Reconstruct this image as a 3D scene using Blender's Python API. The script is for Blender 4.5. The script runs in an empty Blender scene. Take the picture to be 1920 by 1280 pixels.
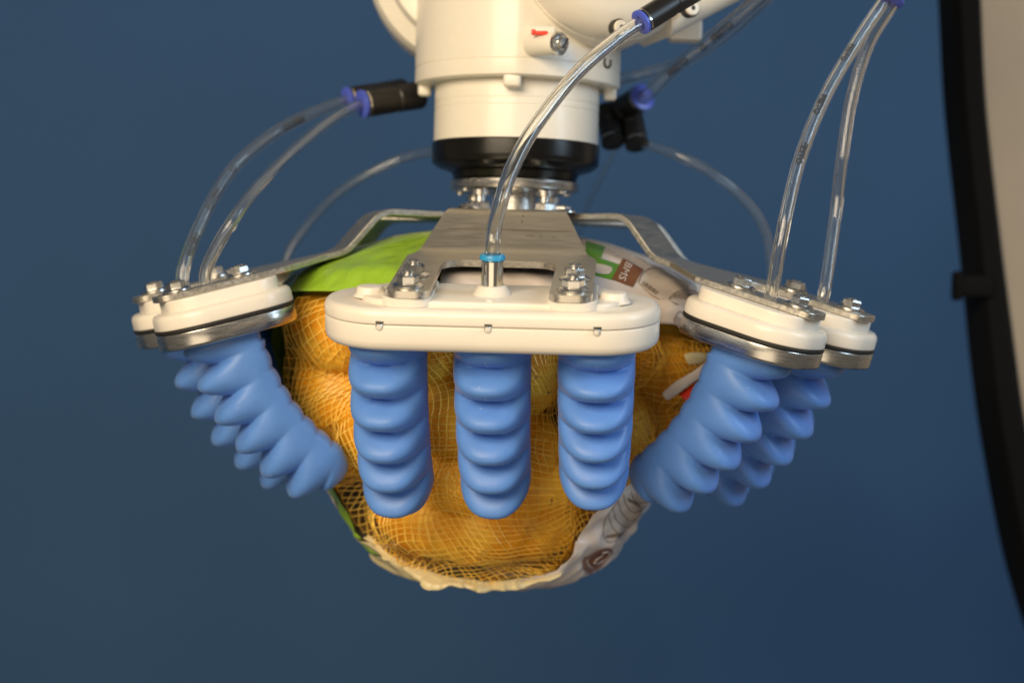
import bpy, bmesh, math, random
import numpy as np
from mathutils import Vector, Matrix, Euler, noise
from mathutils.bvhtree import BVHTree

random.seed(7)
S = bpy.context.scene
C = S.collection
R = math.radians
MM = 0.001

# ------------------------------------------------------------------ camera
cam_d = bpy.data.cameras.new('camera')
cam = bpy.data.objects.new('camera', cam_d)
C.objects.link(cam)
S.camera = cam
F_PX = 3750.0
cam_d.sensor_width = 36.0
cam_d.lens = F_PX / 1920.0 * 36.0
cam_d.clip_start = 0.02
cam_d.clip_end = 50
PITCH, ROLL = math.degrees(math.atan(30.0 / F_PX)), 1.5
cam.matrix_world = (Matrix.Translation((0.001, -1.5, -0.044)) @ Matrix.Rotation(R(90 - PITCH), 4, 'X')
                    @ Matrix.Rotation(R(ROLL), 4, 'Z'))
cam_d.dof.use_dof = True
cam_d.dof.focus_distance = 1.30
cam_d.dof.aperture_fstop = 4.0
CAM_M = cam.matrix_world.copy()

# ------------------------------------------------------------------ world, lamps, exposure
W = bpy.data.worlds.new('World')
S.world = W
W.use_nodes = True
W.node_tree.nodes['Background'].inputs[0].default_value = (0.76, 0.68, 0.57, 1)
W.node_tree.nodes['Background'].inputs[1].default_value = 0.17


def area(name, loc, aim, size, size_y, power, col):
    d = bpy.data.lights.new(name, 'AREA')
    d.shape = 'RECTANGLE'
    d.size, d.size_y, d.energy, d.color = size, size_y, power, col
    o = bpy.data.objects.new(name, d)
    C.objects.link(o)
    o.location = loc
    o.rotation_euler = (Vector(aim) - Vector(loc)).to_track_quat('-Z', 'Y').to_euler()
    return o


area('warm_room_lamp', (-0.95, -2.4, 0.9), (0, 0, -0.05), 1.7, 1.1, 84, (1.0, 0.81, 0.56))
area('window_light', (1.9, -0.9, 0.8), (0.1, 0.2, 0.0), 0.42, 1.1, 20, (0.60, 0.80, 1.0))
area('low_bounce_fill', (-0.35, -1.9, -0.75), (0, 0, -0.05), 1.6, 0.9, 7, (1.0, 0.80, 0.55))  # added warm fill from below, standing in for bounced light

S.view_settings.view_transform = 'Standard'
S.view_settings.look = 'None'
S.view_settings.exposure = 0.0
S.view_settings.gamma = 1.0
S.view_settings.use_curve_mapping = False
S.render.engine = 'CYCLES'
cy = S.cycles
cy.use_denoising = True
try:
    cy.denoiser = 'OPENIMAGEDENOISE'
except Exception:
    pass
cy.max_bounces = 14
cy.transmission_bounces = 12
cy.glossy_bounces = 5
cy.diffuse_bounces = 4
cy.transparent_max_bounces = 12
cy.caustics_reflective = False
cy.caustics_refractive = True
cy.sample_clamp_indirect = 6.0


# ------------------------------------------------------------------ layout helpers
def ray(px, py):
    d = Vector(((px - 960) / F_PX, -(py - 640) / F_PX, -1.0))
    return CAM_M.translation.copy(), (CAM_M.to_3x3() @ d).normalized()


def P(px, py, Y):
    """world point (metres) seen at photo pixel (px, py) at depth Y millimetres behind the tool axis"""
    o, d = ray(px, py)
    t = (Y * MM - o.y) / d.y
    return o + d * t


def tag(o, label=None, cat=None, group=None, kind=None):
    if label: o['label'] = label
    if cat: o['category'] = cat
    if group: o['group'] = group
    if kind: o['kind'] = kind
    return o


def empty(name, loc=(0, 0, 0), rot=None, parent=None):
    o = bpy.data.objects.new(name, None)
    o.empty_display_size = 0.01
    C.objects.link(o)
    o.location = loc
    if rot is not None:
        o.rotation_euler = rot
    if parent: o.parent = parent
    return o


def smooth(me, angle=35):
    me.shade_smooth()
    try:
        me.set_sharp_from_angle(angle=R(angle))
    except Exception:
        pass


def link(name, me, m, parent=None):
    o = bpy.data.objects.new(name, me)
    C.objects.link(o)
    if m is not None:
        me.materials.append(m)
    if parent: o.parent = parent
    return o


def mesh(name, verts, faces, m, parent=None, angle=35, scale=MM):
    me = bpy.data.meshes.new(name)
    me.from_pydata([(v[0] * scale, v[1] * scale, v[2] * scale) for v in verts], [], faces)
    bm = bmesh.new(); bm.from_mesh(me)
    bmesh.ops.recalc_face_normals(bm, faces=bm.faces)
    bm.to_mesh(me); bm.free()
    smooth(me, angle)
    return link(name, me, m, parent)


class MB:
    """collects shapes (millimetres) for ONE mesh object"""
    def __init__(s): s.v, s.f = [], []

    def add(s, v, f, M=None):
        b = len(s.v)
        s.v += [tuple(M @ Vector(p)) if M is not None else tuple(p) for p in v]
        s.f += [tuple(i + b for i in q) for q in f]
        return s

    def loft(s, rings, caps=True, M=None, closed=True):
        n = len(rings[0]); v = [p for r in rings for p in r]; f = []
        for i in range(len(rings) - 1):
            for j in range(n if closed else n - 1):
                k = (j + 1) % n
                f.append((i * n + j, i * n + k, (i + 1) * n + k, (i + 1) * n + j))
        if caps:
            f.append(tuple(range(n))); f.append(tuple((len(rings) - 1) * n + j for j in range(n)))
        return s.add(v, f, M)

    def lathe(s, prof, n=48, M=None, caps=True):
        return s.loft([[(r * math.cos(2 * math.pi * j / n), r * math.sin(2 * math.pi * j / n), z) for j in range(n)]
                       for r, z in prof], caps, M)

    def box(s, c, d, b=0.0, M=None):
        hx, hy, hz = d[0] / 2, d[1] / 2, d[2] / 2
        o = lambda i: rrect(d[0] - 2 * i, d[1] - 2 * i, max(b - i, 0.15), 5)
        z = c[2]
        T = Matrix.Translation(c)
        M2 = (M @ T) if M is not None else T
        L = [(-hz, b), (-hz + b * .3, b * .3), (-hz + b, 0), (hz - b, 0), (hz - b * .3, b * .3), (hz, b)] if b else [(-hz, 0), (hz, 0)]
        return s.loft([[(x, y, zz) for x, y in o(i)] for zz, i in L], True, M2)

    def build(s, name, m, parent=None, angle=35):
        return mesh(name, s.v, s.f, m, parent, angle)


def rrect(w, h, r, n=8):
    """rounded rectangle outline"""
    r = min(r, w / 2 - 1e-3, h / 2 - 1e-3)
    pts = []
    for cx, cy_, a0 in ((w / 2 - r, h / 2 - r, 0), (-w / 2 + r, h / 2 - r, 90), (-w / 2 + r, -h / 2 + r, 180), (w / 2 - r, -h / 2 + r, 270)):
        for k in range(n + 1):
            a = R(a0 + 90 * k / n)
            pts.append((cx + r * math.cos(a), cy_ + r * math.sin(a)))
    return pts


def slab(mb, w, h, r, z0, z1, b=2.0, b0=None, c=(0, 0), M=None, n=8):
    """rounded-rectangle slab from z0 up to z1; b rounds the top edge, b0 the bottom edge"""
    if b0 is None: b0 = b
    L = []
    for t in (0, 30, 60, 90):
        L.append((z0 + b0 * (1 - math.sin(R(t))), b0 * (1 - math.cos(R(90 - t)))))
    L = [(z0 + b0 * (1 - math.cos(R(t))), b0 * (1 - math.sin(R(t)))) for t in (0, 30, 60, 90)]
    L += [(z1 - b * (1 - math.cos(R(t))), b * (1 - math.sin(R(t)))) for t in (90, 60, 30, 0)]
    mb.loft([[(x + c[0], y + c[1], z) for x, y in rrect(w - 2 * i, h - 2 * i, max(r - i, .2), n)] for z, i in L], True, M)
    return mb


def spline(pts, n=14):
    """Catmull-Rom through points"""
    p = [Vector(q) for q in pts]
    p = [p[0] * 2 - p[1]] + p + [p[-1] * 2 - p[-2]]
    out = []
    for i in range(1, len(p) - 2):
        for k in range(n):
            t = k / n
            a, b, c, d = p[i - 1], p[i], p[i + 1], p[i + 2]
            out.append(.5 * ((2 * b) + (c - a) * t + (2 * a - 5 * b + 4 * c - d) * t * t + (3 * b - a - 3 * c + d) * t ** 3))
    out.append(p[-2])
    return out


def frames(path, up=Vector((0.3, -1, 0.2))):
    fr = []
    T0 = None
    N = None
    for i, p in enumerate(path):
        t = (path[min(i + 1, len(path) - 1)] - path[max(i - 1, 0)]).normalized()
        if N is None:
            N = (up - t * up.dot(t)).normalized()
        else:
            N = (N - t * N.dot(t)).normalized()
        fr.append((t, N, t.cross(N)))
    return fr


def axis_matrix(a, b):
    """matrix whose +Z runs from a to b, origin a"""
    z = (Vector(b) - Vector(a)).normalized()
    q = z.to_track_quat('Z', 'Y')
    return Matrix.Translation(a) @ q.to_matrix().to_4x4()


# ------------------------------------------------------------------ materials
def mat(name, col, rough=0.5, metal=0.0, **kw):
    m = bpy.data.materials.new(name)
    m.use_nodes = True
    b = m.node_tree.nodes['Principled BSDF']
    b.inputs['Base Color'].default_value = (*col, 1)
    b.inputs['Roughness'].default_value = rough
    b.inputs['Metallic'].default_value = metal
    for k, v in kw.items():
        b.inputs[k.replace('_', ' ')].default_value = v
    return m


def nodes(m):
    nt = m.node_tree
    return nt, nt.nodes['Principled BSDF']


def vary(m, scale, amount, stretch=(1, 1, 1), bump=0.0, rough=0.0, dist=0.0003, detail=4, coord='Object'):
    """fine colour, roughness and relief variation from one noise"""
    nt, b = nodes(m)
    tc = nt.nodes.new('ShaderNodeTexCoord'); mp = nt.nodes.new('ShaderNodeMapping')
    mp.inputs['Scale'].default_value = stretch
    nz = nt.nodes.new('ShaderNodeTexNoise'); nz.inputs['Scale'].default_value = scale; nz.inputs['Detail'].default_value = detail
    nt.links.new(tc.outputs[coord], mp.inputs[0]); nt.links.new(mp.outputs[0], nz.inputs['Vector'])
    if amount:
        col = b.inputs['Base Color'].default_value[:]
        r = nt.nodes.new('ShaderNodeValToRGB')
        r.color_ramp.elements[0].position = .3; r.color_ramp.elements[1].position = .7
        r.color_ramp.elements[0].color = tuple(c * (1 - amount) for c in col[:3]) + (1,)
        r.color_ramp.elements[1].color = tuple(min(1, c * (1 + amount)) for c in col[:3]) + (1,)
        nt.links.new(nz.outputs['Fac'], r.inputs[0]); nt.links.new(r.outputs[0], b.inputs['Base Color'])
    if rough:
        mr = nt.nodes.new('ShaderNodeMapRange'); r0 = b.inputs['Roughness'].default_value
        mr.inputs['From Min'].default_value = .3; mr.inputs['From Max'].default_value = .7
        mr.inputs['To Min'].default_value = r0 - rough; mr.inputs['To Max'].default_value = r0 + rough
        nt.links.new(nz.outputs['Fac'], mr.inputs[0]); nt.links.new(mr.outputs[0], b.inputs['Roughness'])
    if bump:
        bp = nt.nodes.new('ShaderNodeBump'); bp.inputs['Strength'].default_value = bump; bp.inputs['Distance'].default_value = dist
        nt.links.new(nz.outputs['Fac'], bp.inputs['Height']); nt.links.new(bp.outputs[0], b.inputs['Normal'])
    return m


M_ = {}
M_['wall'] = vary(mat('navy_wall_paint', (0.025, 0.088, 0.218), .8), 3.0, .05, bump=.15, dist=.002)
M_['robot'] = vary(mat('robot_cream_paint', (0.80, 0.755, 0.665), .36, Coat_Weight=.15, Coat_Roughness=.12), 160, .015, bump=.12, dist=.0004)
M_['lid'] = vary(mat('white_moulded_plastic', (0.82, 0.77, 0.69), .33, Subsurface_Weight=.12, Subsurface_Radius=(.004, .003, .002), Subsurface_Scale=1.0), 40, .02, rough=.06, bump=.03, dist=.0004)
M_['ring'] = vary(mat('turned_steel', (0.60, 0.585, 0.56), .27, 1.0, Anisotropic=.5), 90, .06, (1, 1, 14), rough=.07)
M_['plate'] = vary(mat('brushed_steel_plate', (0.64, 0.60, 0.53), .42, 1.0), 60, .05, (1, 9, 9), rough=.06, bump=.05, dist=.0002)
M_['edge'] = vary(mat('cut_steel_edge', (0.66, 0.62, 0.55), .38, 1.0), 500, .12, (1, 1, 1), rough=.1, bump=.2, dist=.0003)
M_['bolt'] = vary(mat('bright_bolt_steel', (0.66, 0.65, 0.63), .28, 1.0), 200, .06, rough=.06)
M_['nickel'] = mat('nickel_plated_brass', (0.70, 0.67, 0.62), .17, 1.0)
M_['black_ring'] = vary(mat('black_anodised_ring', (0.005, 0.0045, 0.004), .24, 0.0, Specular_IOR_Level=.4), 900, .5, bump=.35, dist=.0002)
M_['black'] = vary(mat('black_plastic', (0.013, 0.012, 0.012), .38), 120, .2, bump=.1)
M_['rubber'] = mat('black_rubber', (0.012, 0.011, 0.010), .6)
M_['collar'] = mat('blue_release_collar', (0.075, 0.115, 0.60), .35)
M_['collar_light'] = mat('light_blue_release_collar', (0.03, 0.30, 0.60), .35)
M_['silicone'] = vary(mat('blue_silicone', (0.105, 0.262, 0.69), .45, Specular_IOR_Level=.42, Subsurface_Weight=.15, Subsurface_Radius=(.001, .002, .006), Subsurface_Scale=1.0, Sheen_Weight=.12, Sheen_Roughness=.4), 70, .05, rough=.06, bump=.05, dist=.0004)
M_['dust'] = mat('pale_mould_flash', (0.45, 0.52, 0.66), .6)
M_['red'] = mat('red_marking', (0.72, 0.035, 0.012), .4)
M_['ink_and_shade'] = mat('dark_print_and_shade', (0.03, 0.028, 0.025), .6)  # dark print colour, also painted shade for small hollows
M_['net'] = mat('amber_net_strand', (0.95, 0.48, 0.02), .36, Subsurface_Weight=.0)
M_['net_fine'] = mat('pale_amber_net_strand', (0.97, 0.62, 0.10), .36)
M_['potato'] = vary(mat('potato_skin', (0.88, 0.50, 0.045), .48), 28, .25, rough=.06, bump=.25, dist=.0015, detail=6)


def specks(m, scale, thr, col, width=.03, detail=3):
    """small scattered marks of another colour over a material's own colour"""
    nt, b = nodes(m)
    tc = nt.nodes.new('ShaderNodeTexCoord'); nz = nt.nodes.new('ShaderNodeTexNoise')
    nz.inputs['Scale'].default_value = scale; nz.inputs['Detail'].default_value = detail
    nt.links.new(tc.outputs['Object'], nz.inputs['Vector'])
    mr = nt.nodes.new('ShaderNodeMapRange'); mr.inputs['From Min'].default_value = thr; mr.inputs['From Max'].default_value = thr + width
    nt.links.new(nz.outputs['Fac'], mr.inputs[0])
    mx = nt.nodes.new('ShaderNodeMix'); mx.data_type = 'RGBA'
    mx.inputs[7].default_value = (*col, 1)
    src = b.inputs['Base Color'].links
    if src: nt.links.new(src[0].from_socket, mx.inputs[6])
    else: mx.inputs[6].default_value = b.inputs['Base Color'].default_value
    nt.links.new(mr.outputs[0], mx.inputs[0]); nt.links.new(mx.outputs[2], b.inputs['Base Color'])
    return m


specks(M_['potato'], 140, .66, (.16, .075, .02), .06)
specks(M_['potato'], 34, .68, (.30, .14, .035), .08)
specks(M_['silicone'], 420, .765, (.42, .50, .66), .02, 2)
M_['green'] = vary(mat('green_printed_film', (0.30, 0.52, 0.035), .30, Coat_Weight=.2, Coat_Roughness=.15), 48, .07, bump=1.0, dist=.004, detail=4)
M_['dgreen'] = mat('dark_green_print', (0.10, 0.30, 0.02), .35)
M_['white'] = vary(mat('white_printed_film', (0.70, 0.62, 0.57), .33, Coat_Weight=.2, Coat_Roughness=.15), 30, .03, bump=.35, dist=.0015, detail=2)
M_['cream'] = vary(mat('bare_film_edge', (0.72, 0.62, 0.36), .35), 40, .08, bump=.4, dist=.001)
M_['brown'] = mat('brown_print', (0.20, 0.075, 0.028), .45)
M_['brown_pale'] = mat('mauve_brown_print', (0.28, 0.15, 0.12), .45)
M_['drawing'] = mat('brown_line_drawing', (0.17, 0.115, 0.085), .5)
M_['tone'] = mat('grey_brown_drawing_tone', (0.60, 0.53, 0.475), .45)
M_['inner'] = mat('dark_gap_shade', (0.09, 0.045, 0.015), .6)  # dark brown standing in for shade deep inside the bag
M_['beige'] = vary(mat('beige_painted_panel', (0.27, 0.23, 0.185), .55), 20, .03)
M_['gasket'] = mat('black_door_seal', (0.003, 0.003, 0.003), .8, Specular_IOR_Level=.12)

tube_m = bpy.data.materials.new('clear_polyurethane_tube')
tube_m.use_nodes = True
_b = tube_m.node_tree.nodes['Principled BSDF']
_b.inputs['Base Color'].default_value = (0.97, 0.97, 0.95, 1)
_b.inputs['Roughness'].default_value = 0.025
_b.inputs['IOR'].default_value = 1.44
_b.inputs['Transmission Weight'].default_value = 0.985
M_['tube'] = tube_m

# ------------------------------------------------------------------ the background wall
wall = mesh('wall', [(-4000, 0, -2500), (4000, 0, -2500), (4000, 0, 2500), (-4000, 0, 2500),
                     (-4000, 40, -2500), (4000, 40, -2500), (4000, 40, 2500), (-4000, 40, 2500)],
            [(0, 1, 2, 3), (4, 5, 6, 7), (0, 1, 5, 4), (3, 2, 6, 7), (0, 3, 7, 4), (1, 2, 6, 5)], M_['wall'])
wall.location = (0, 1.5, 0)
tag(wall, kind='structure')

# ------------------------------------------------------------------ beige machine cover at the right edge
YC = 250
mc = empty('machine_cover', P(1960, 560, YC))
tag(mc, 'beige curved machine cover with thick black edge at the right', 'machine cover')


def off(pts):  # world metres -> millimetres relative to the cover's base
    return [((p - mc.location) / MM) for p in pts]


outer = spline([P(x, y, YC) for x, y in ((1778, -160), (1787, 0), (1798, 200), (1828, 480), (1848, 680), (1872, 850), (1920, 1085), (1990, 1270), (2120, 1420))], 6)
inner = spline([P(x, y, YC) for x, y in ((1828, -160), (1837, 0), (1847, 200), (1872, 430), (1896, 620), (1922, 805), (1962, 980), (2030, 1150), (2150, 1300))], 6)
o_, i_ = off(outer), off(inner)
mb = MB()
rings = []
for a, b in zip(o_, i_):
    w = (b - a)
    rings.append([tuple(a + Vector((0, 60, 0))), tuple(a + Vector((0, 8, 0))), tuple(a + w * .06), tuple(a + w * .22 + Vector((0, -9, 0))),
                  tuple(a + w * .8 + Vector((0, -9, 0))), tuple(b + w * .04), tuple(b + w * .04 + Vector((0, 60, 0)))])
mb.loft(rings, True).build('black_edge', M_['gasket'], mc, 50)
mb = MB()
v, f = [], []
for b in i_:
    v += [tuple(b + Vector((-.5, 4, 0))), tuple(b + Vector((30, 0, 4))), (520, 6, b.z + 40), (520, 55, b.z + 40), tuple(b + Vector((0, 55, 0)))]
mb.loft([v[k:k + 5] for k in range(0, len(v), 5)], True).build('panel', M_['beige'], mc, 40)
mb = MB()
k0 = (P(1818, 537, YC) - mc.location) / MM
mb.box(tuple(k0 + Vector((2, -8, 0))), (32, 16, 19), 3)
mb.box(tuple(k0 + Vector((-13, -9, 0))), (7, 20, 26), 3)
mb.build('latch', M_['gasket'], mc)

# ------------------------------------------------------------------ robot wrist
rw = empty('robot_wrist', (0, 0, 66 * MM))
tag(rw, 'cream painted robot wrist with rounded housings hanging from above', 'robot arm')
Z0 = 66
TZ = Matrix.Translation((0, 0, -Z0))


def superring(r, z, k=0.055, a0=45, n=96):
    o = []
    for j in range(n):
        a = 2 * math.pi * j / n
        q = abs(math.sin(2 * (a + math.pi / 2)))
        rr = r * (1 - k * q ** .8)
        o.append((rr * math.cos(a), rr * math.sin(a), z))
    return o


MB().lathe([(58, 91), (61.5, 91.2), (61.5, 114.6), (61.0, 114.9), (61.0, 115.4), (61.5, 115.7), (61.5, 119.8), (61.1, 120.1),
            (61.1, 120.6), (61.5, 120.9), (61.5, 133), (61.5, 150)], 96, TZ).build('wrist_barrel', M_['robot'], rw, 25)
MB().lathe([(38, 64.2), (46, 64.5), (48, 69.5), (57, 72.2), (62.0, 75.6), (62.7, 77.2), (62.8, 80.0), (62.8, 90.4), (62.2, 91.4), (60, 91.6)], 96, TZ).build('black_ring', M_['black_ring'], rw, 22)
MB().loft([superring(r, z) for r, z in ((70, 134), (75, 134.1), (76.6, 135.2), (76.8, 137), (76.8, 145.6), (76.3, 146.0), (76.3, 146.5), (76.8, 147),
                                        (77, 160), (77, 200), (75, 238), (66, 262), (40, 276))], True, TZ).build('wrist_housing', M_['robot'], rw, 24)
# circular cover behind, at the left
c0 = Vector((-34, 40, 232 - Z0))
Mx = Matrix.Translation(c0) @ Matrix.Rotation(R(90), 4, 'X') @ Matrix.Rotation(0, 4, 'Z')
MB().lathe([(60, 42), (66, 41), (68.5, 37), (69, 30), (74, 27), (80, 24), (83, 18), (84, 10), (84, -20), (80, -26), (40, -27)], 80, Mx).build('rear_cover', M_['robot'], rw, 30)
# large rounded joint housing at the right, facing front-right
c1 = (P(1138, -100, -55) / MM) - Vector((0, 0, Z0))
Mr = Matrix.Translation(c1) @ Matrix.Rotation(R(14), 4, 'Z') @ Matrix.Rotation(R(90), 4, 'X')
MB().lathe([(10, 38), (34, 37), (50, 34), (60, 29), (66, 22), (69, 14), (69.4, 11), (69, 10.6), (69, 10), (70, 9.6), (72, 2), (72.5, -10), (72.5, -70), (66, -82), (30, -86)], 96, Mr).build('joint_housing', M_['robot'], rw, 28)
# forearm running up to the right
mb = MB()
A, B_ = (P(1190, -32, -20) / MM) - Vector((0, 0, Z0)), (P(1480, -180, 10) / MM) - Vector((0, 0, Z0))
mb.loft([[(x, y, z) for x, y in rrect(96, 96 - abs(z - 60) * .06, 20)] for z in (0, 8, 120, 190)], True, axis_matrix(A, B_) @ Matrix.Translation((0, 0, -4)))
mb.build('forearm', M_['robot'], rw, 40)
for (px, py, Y) in ((1163, 52, -104), (1297, 16, -72)):
    c = (P(px, py, Y) / MM) - Vector((0, 0, Z0))
    Ms = Matrix.Translation(c) @ Matrix.Rotation(R(24), 4, 'Z') @ Matrix.Rotation(R(90), 4, 'X')
    MB().lathe([(6.4, -6), (6.4, -.6), (5.9, .1), (5.0, .0), (4.9, -1)], 28, Ms).build('screw_recess_shade', M_['ink_and_shade'], rw)  # dark ring, its colour standing in for shade in the counterbore
    sc = MB().lathe([(5.2, -4), (5.2, 1.6), (4.6, 2.3), (1.9, 2.4)], 28, Ms).build('socket_screw', M_['robot'], rw)
    MB().lathe([(1.9, 2.3), (1.9, 2.45)], 6, Ms).build('socket_shade', M_['ink_and_shade'], sc)  # dark hexagon on the head, painted shade of the hollow
c = (P(1284, 58, 10) / MM) - Vector((0, 0, Z0))
MB().box(tuple(c), (25, 20, 17), 3).build('lug', M_['robot'], rw)
# clamp bolts caps under the housing
for ang, px in ((-93, 0), (177, 0), (0, 0), (90, 0)):
    x, y = 69.5 * math.cos(R(ang)), 69.5 * math.sin(R(ang))
    Ms = TZ @ Matrix.Translation((x, y, 130.6)) @ Matrix.Rotation(R(ang + 90), 4, 'Z')
    cap = MB()
    slab(cap, 13, 9.5, 3.0, -4.6, 3.6, .2, 2.2, M=Ms)
    cap.build('bolt_cap', M_['robot'], rw)
# sight plug boss, plug, red mark
pa, pb = (P(992, 84, -74) / MM) - Vector((0, 0, Z0)), (P(1046, 82, -92) / MM) - Vector((0, 0, Z0))
Ms = axis_matrix(pa, pb)
Lb = (pb - pa).length
MB().lathe([(4, 0), (7.2, .6), (8, 2.4), (8, Lb - 2), (7.4, Lb - .6), (6, Lb - .4)], 40, Ms).build('plug_boss', M_['robot'], rw)
MB().lathe([(7.8, Lb - .8), (8.3, Lb), (8.3, Lb + 2.4), (7.2, Lb + 3.4), (5.4, Lb + 3.6), (5.2, Lb + 5.6), (4.2, Lb + 6.6), (1, Lb + 7)], 6 * 6, Ms).build('sight_plug', M_['bolt'], rw)
mb = MB(); mb.box((0, 0, Lb + 6.9), (9.5, 1.3, .5), 0, Ms @ Matrix.Rotation(R(55), 4, 'Z')); mb.build('plug_slot_shade', M_['ink_and_shade'], rw)  # dark bar laid on the plug as the shade of its slot
c = (P(1018, 58, -84) / MM) - Vector((0, 0, Z0))
MB().box(tuple(c + Vector((0, 5, -1))), (18, 12, 9), 2.0).build('mark_ledge', M_['robot'], rw)
c = (P(1012, 62.5, -91) / MM) - Vector((0, 0, Z0))
mb = MB(); mb.box(tuple(c), (11.5, 2.4, 3.0), .5); mb.box(tuple(c + Vector((-4.3, 0, .8))), (3, 2.6, 3.4), .5); mb.build('red_mark', M_['red'], rw)
# engraved marks on the housing and barrel
c = (P(1139, 118, -62) / MM) - Vector((0, 0, Z0))
Ms = Matrix.Translation(c) @ Matrix.Rotation(R(38), 4, 'Z') @ Matrix.Rotation(R(90), 4, 'X')
pts = [(-2.4, 3.2), (-2.8, -.5), (-1.6, -3), (1, -3.2), (2.6, -1.4), (2.8, 2.4)]
sp = spline([(x, y, 0) for x, y in pts], 5)
fr = frames(sp, Vector((0, 0, 1)))
MB().loft([[tuple(p + b * 1.1 * math.cos(a) + n * 1.1 * math.sin(a)) for a in [k * math.pi / 3 for k in range(6)]] for p, (t, n, b) in zip(sp, fr)], True, Ms).build('engraved_mark', M_['ink_and_shade'], rw)


def text_mesh(body, bold=0.0):
    cu = bpy.data.curves.new('lettering', 'FONT')
    cu.body = body; cu.size = 1.0; cu.resolution_u = 2; cu.offset = bold
    cu.align_x = 'LEFT'
    o = bpy.data.objects.new('lettering', cu); C.objects.link(o)
    bpy.context.view_layer.update()
    me = bpy.data.meshes.new_from_object(o.evaluated_get(bpy.context.evaluated_depsgraph_get()))
    bm = bmesh.new(); bm.from_mesh(me)
    bmesh.ops.subdivide_edges(bm, edges=bm.edges, cuts=1)
    V = [tuple(v.co) for v in bm.verts]; bm.verts.index_update()
    Fc = [tuple(v.index for v in f.verts) for f in bm.faces]
    bm.free()
    bpy.data.objects.remove(o); bpy.data.curves.remove(cu); bpy.data.meshes.remove(me)
    return V, Fc


V_, F_ = text_mesh('0')
vv = []
for x, y, z in V_:   # raised figure cast on the housing
    a = R(-90 - 27) + (x - .3) * 5.0 / 76
    rr = 77 * (1 - 0.055 * abs(math.sin(2 * (a + math.pi / 2))) ** .8) + .35
    vv.append((rr * math.cos(a), rr * math.sin(a), 150 - Z0 + y * 7))
mesh('cast_figure', vv, F_, M_['robot'], rw)

# ------------------------------------------------------------------ gripper frame: disc, post, hub plate, six bent brackets
YAW = -6.0
ARMS = [-3.0, 54.0, 109.0, 174.0, 250.0, 291.5]     # 0 front, 1 right, 2 back right, 3 back, 4 back left, 5 left
ZP, TH = 37.8, 4.4                          # top of the flat plates, plate thickness
UZ_F, UZ_S = (98.0, 129.0, 5.5), (110.0, 136.0, 7.5)   # bends: start of slope, end of slope, height there
gf = empty('gripper_frame', (0, 0, ZP * MM))
tag(gf, 'six armed steel gripper frame bolted under the robot wrist', 'gripper frame')
MB().lathe([(10, 56.2), (46.5, 56.2), (47.7, 56.7), (48, 57.4), (48, 62.6), (47.5, 63.2), (10, 63.4)], 96, Matrix.Translation((0, 0, -ZP))).build('mounting_disc', M_['ring'], gf, 30)
MB().lathe([(15.5, -1), (16.5, 0), (16.5, 18.5), (15, 19), (14, 30)], 48).build('centre_post', M_['ring'], gf, 30)
HEXR = 44 / math.cos(R(30))
hp = [(HEXR * math.sin(R(YAW + 30 + 60 * k)), -HEXR * math.cos(R(YAW + 30 + 60 * k))) for k in range(6)]
MB().loft([[(x, y, z) for x, y in hp] for z in (-TH + .15, -.15)]).build('hub_plate', M_['plate'], gf)


def nut_parts(h=6.6, r=7.6, bolt=5, flange=True):
    """flange nut with the threaded bolt end standing out of it; two meshes"""
    nut = MB()
    if flange:
        nut.lathe([(9.6, 0), (10, .4), (9.9, 1.3), (7.9, 2.6), (6, 2.8)], 32)
    hexr = lambda rr, z: [(rr * math.cos(R(60 * k)), rr * math.sin(R(60 * k)), z) for k in range(6)]
    cir = lambda rr, z: [(rr * math.cos(R(60 * k)), rr * math.sin(R(60 * k)), z) for k in range(6)]
    b0 = 1.6 if flange else 0
    nut.loft([hexr(r, b0), hexr(r, b0 + h - 1.0), hexr(r * .88, b0 + h)])
    thr = MB()
    prof = [(3.8, b0 + h - .5), (3.8, b0 + h + bolt - .8), (3.1, b0 + h + bolt)]
    thr.lathe(prof, 20)
    return nut, thr


NUT_MESH = {}


def place_nut(Mloc, parent, key=(6.6, 7.6, 5, True), spin=0.0):
    if key not in NUT_MESH:
        n, t = nut_parts(*key)
        a = n.build('nut', M_['bolt'], None, 30); b = t.build('bolt_end', M_['bolt'], None, 30)
        NUT_MESH[key] = (a.data, b.data)
        bpy.data.objects.remove(a); bpy.data.objects.remove(b)
    for nm, me in zip(('nut', 'bolt_end'), NUT_MESH[key]):
        o = bpy.data.objects.new(nm, me); C.objects.link(o); o.parent = parent
        Mm = Mloc @ Matrix.Rotation(R(spin), 4, 'Z')
        o.matrix_local = Matrix.Translation(Mm.translation * MM) @ Mm.to_3x3().to_4x4()


for x, y, sp_ in ((-25, -38, 10), (22, -40, 35), (-30, 32, 20), (28, 30, 0)):
    place_nut(Matrix.Translation((x, y, 0)), gf, (6.4, 7.4, 1.0, True), sp_)
    MB().lathe([(4.0, 7), (4.0, 12.4), (6.6, 12.6), (6.8, 13), (6.8, 16.4), (5.6, 17.9)], 26, Matrix.Translation((x, y, 0))).build('stud', M_['bolt'], gf)
for x, y in ((-41, 14), (-36, -26), (39, 4), (35, -24)):
    MB().lathe([(3.4, 15.9), (3.6, 16.2), (3.6, 17.9)], 20, Matrix.Translation((x, y, 0))).build('disc_screw', M_['bolt'], gf)
for x, y, s_ in ((-33, -56, 15), (35, -58, 40)):
    place_nut(Matrix.Translation((x, y, 0)), gf, (3.4, 6.2, .6, True), s_)
for x, y, s_ in ((-9, 8, 5), (12, 5, 5)):
    MB().lathe([(6.5, 23), (6.5, 29)], 24, Matrix.Translation((x * 1.6, y - 24, 0))).build('spacer', M_['nickel'], gf)


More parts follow.
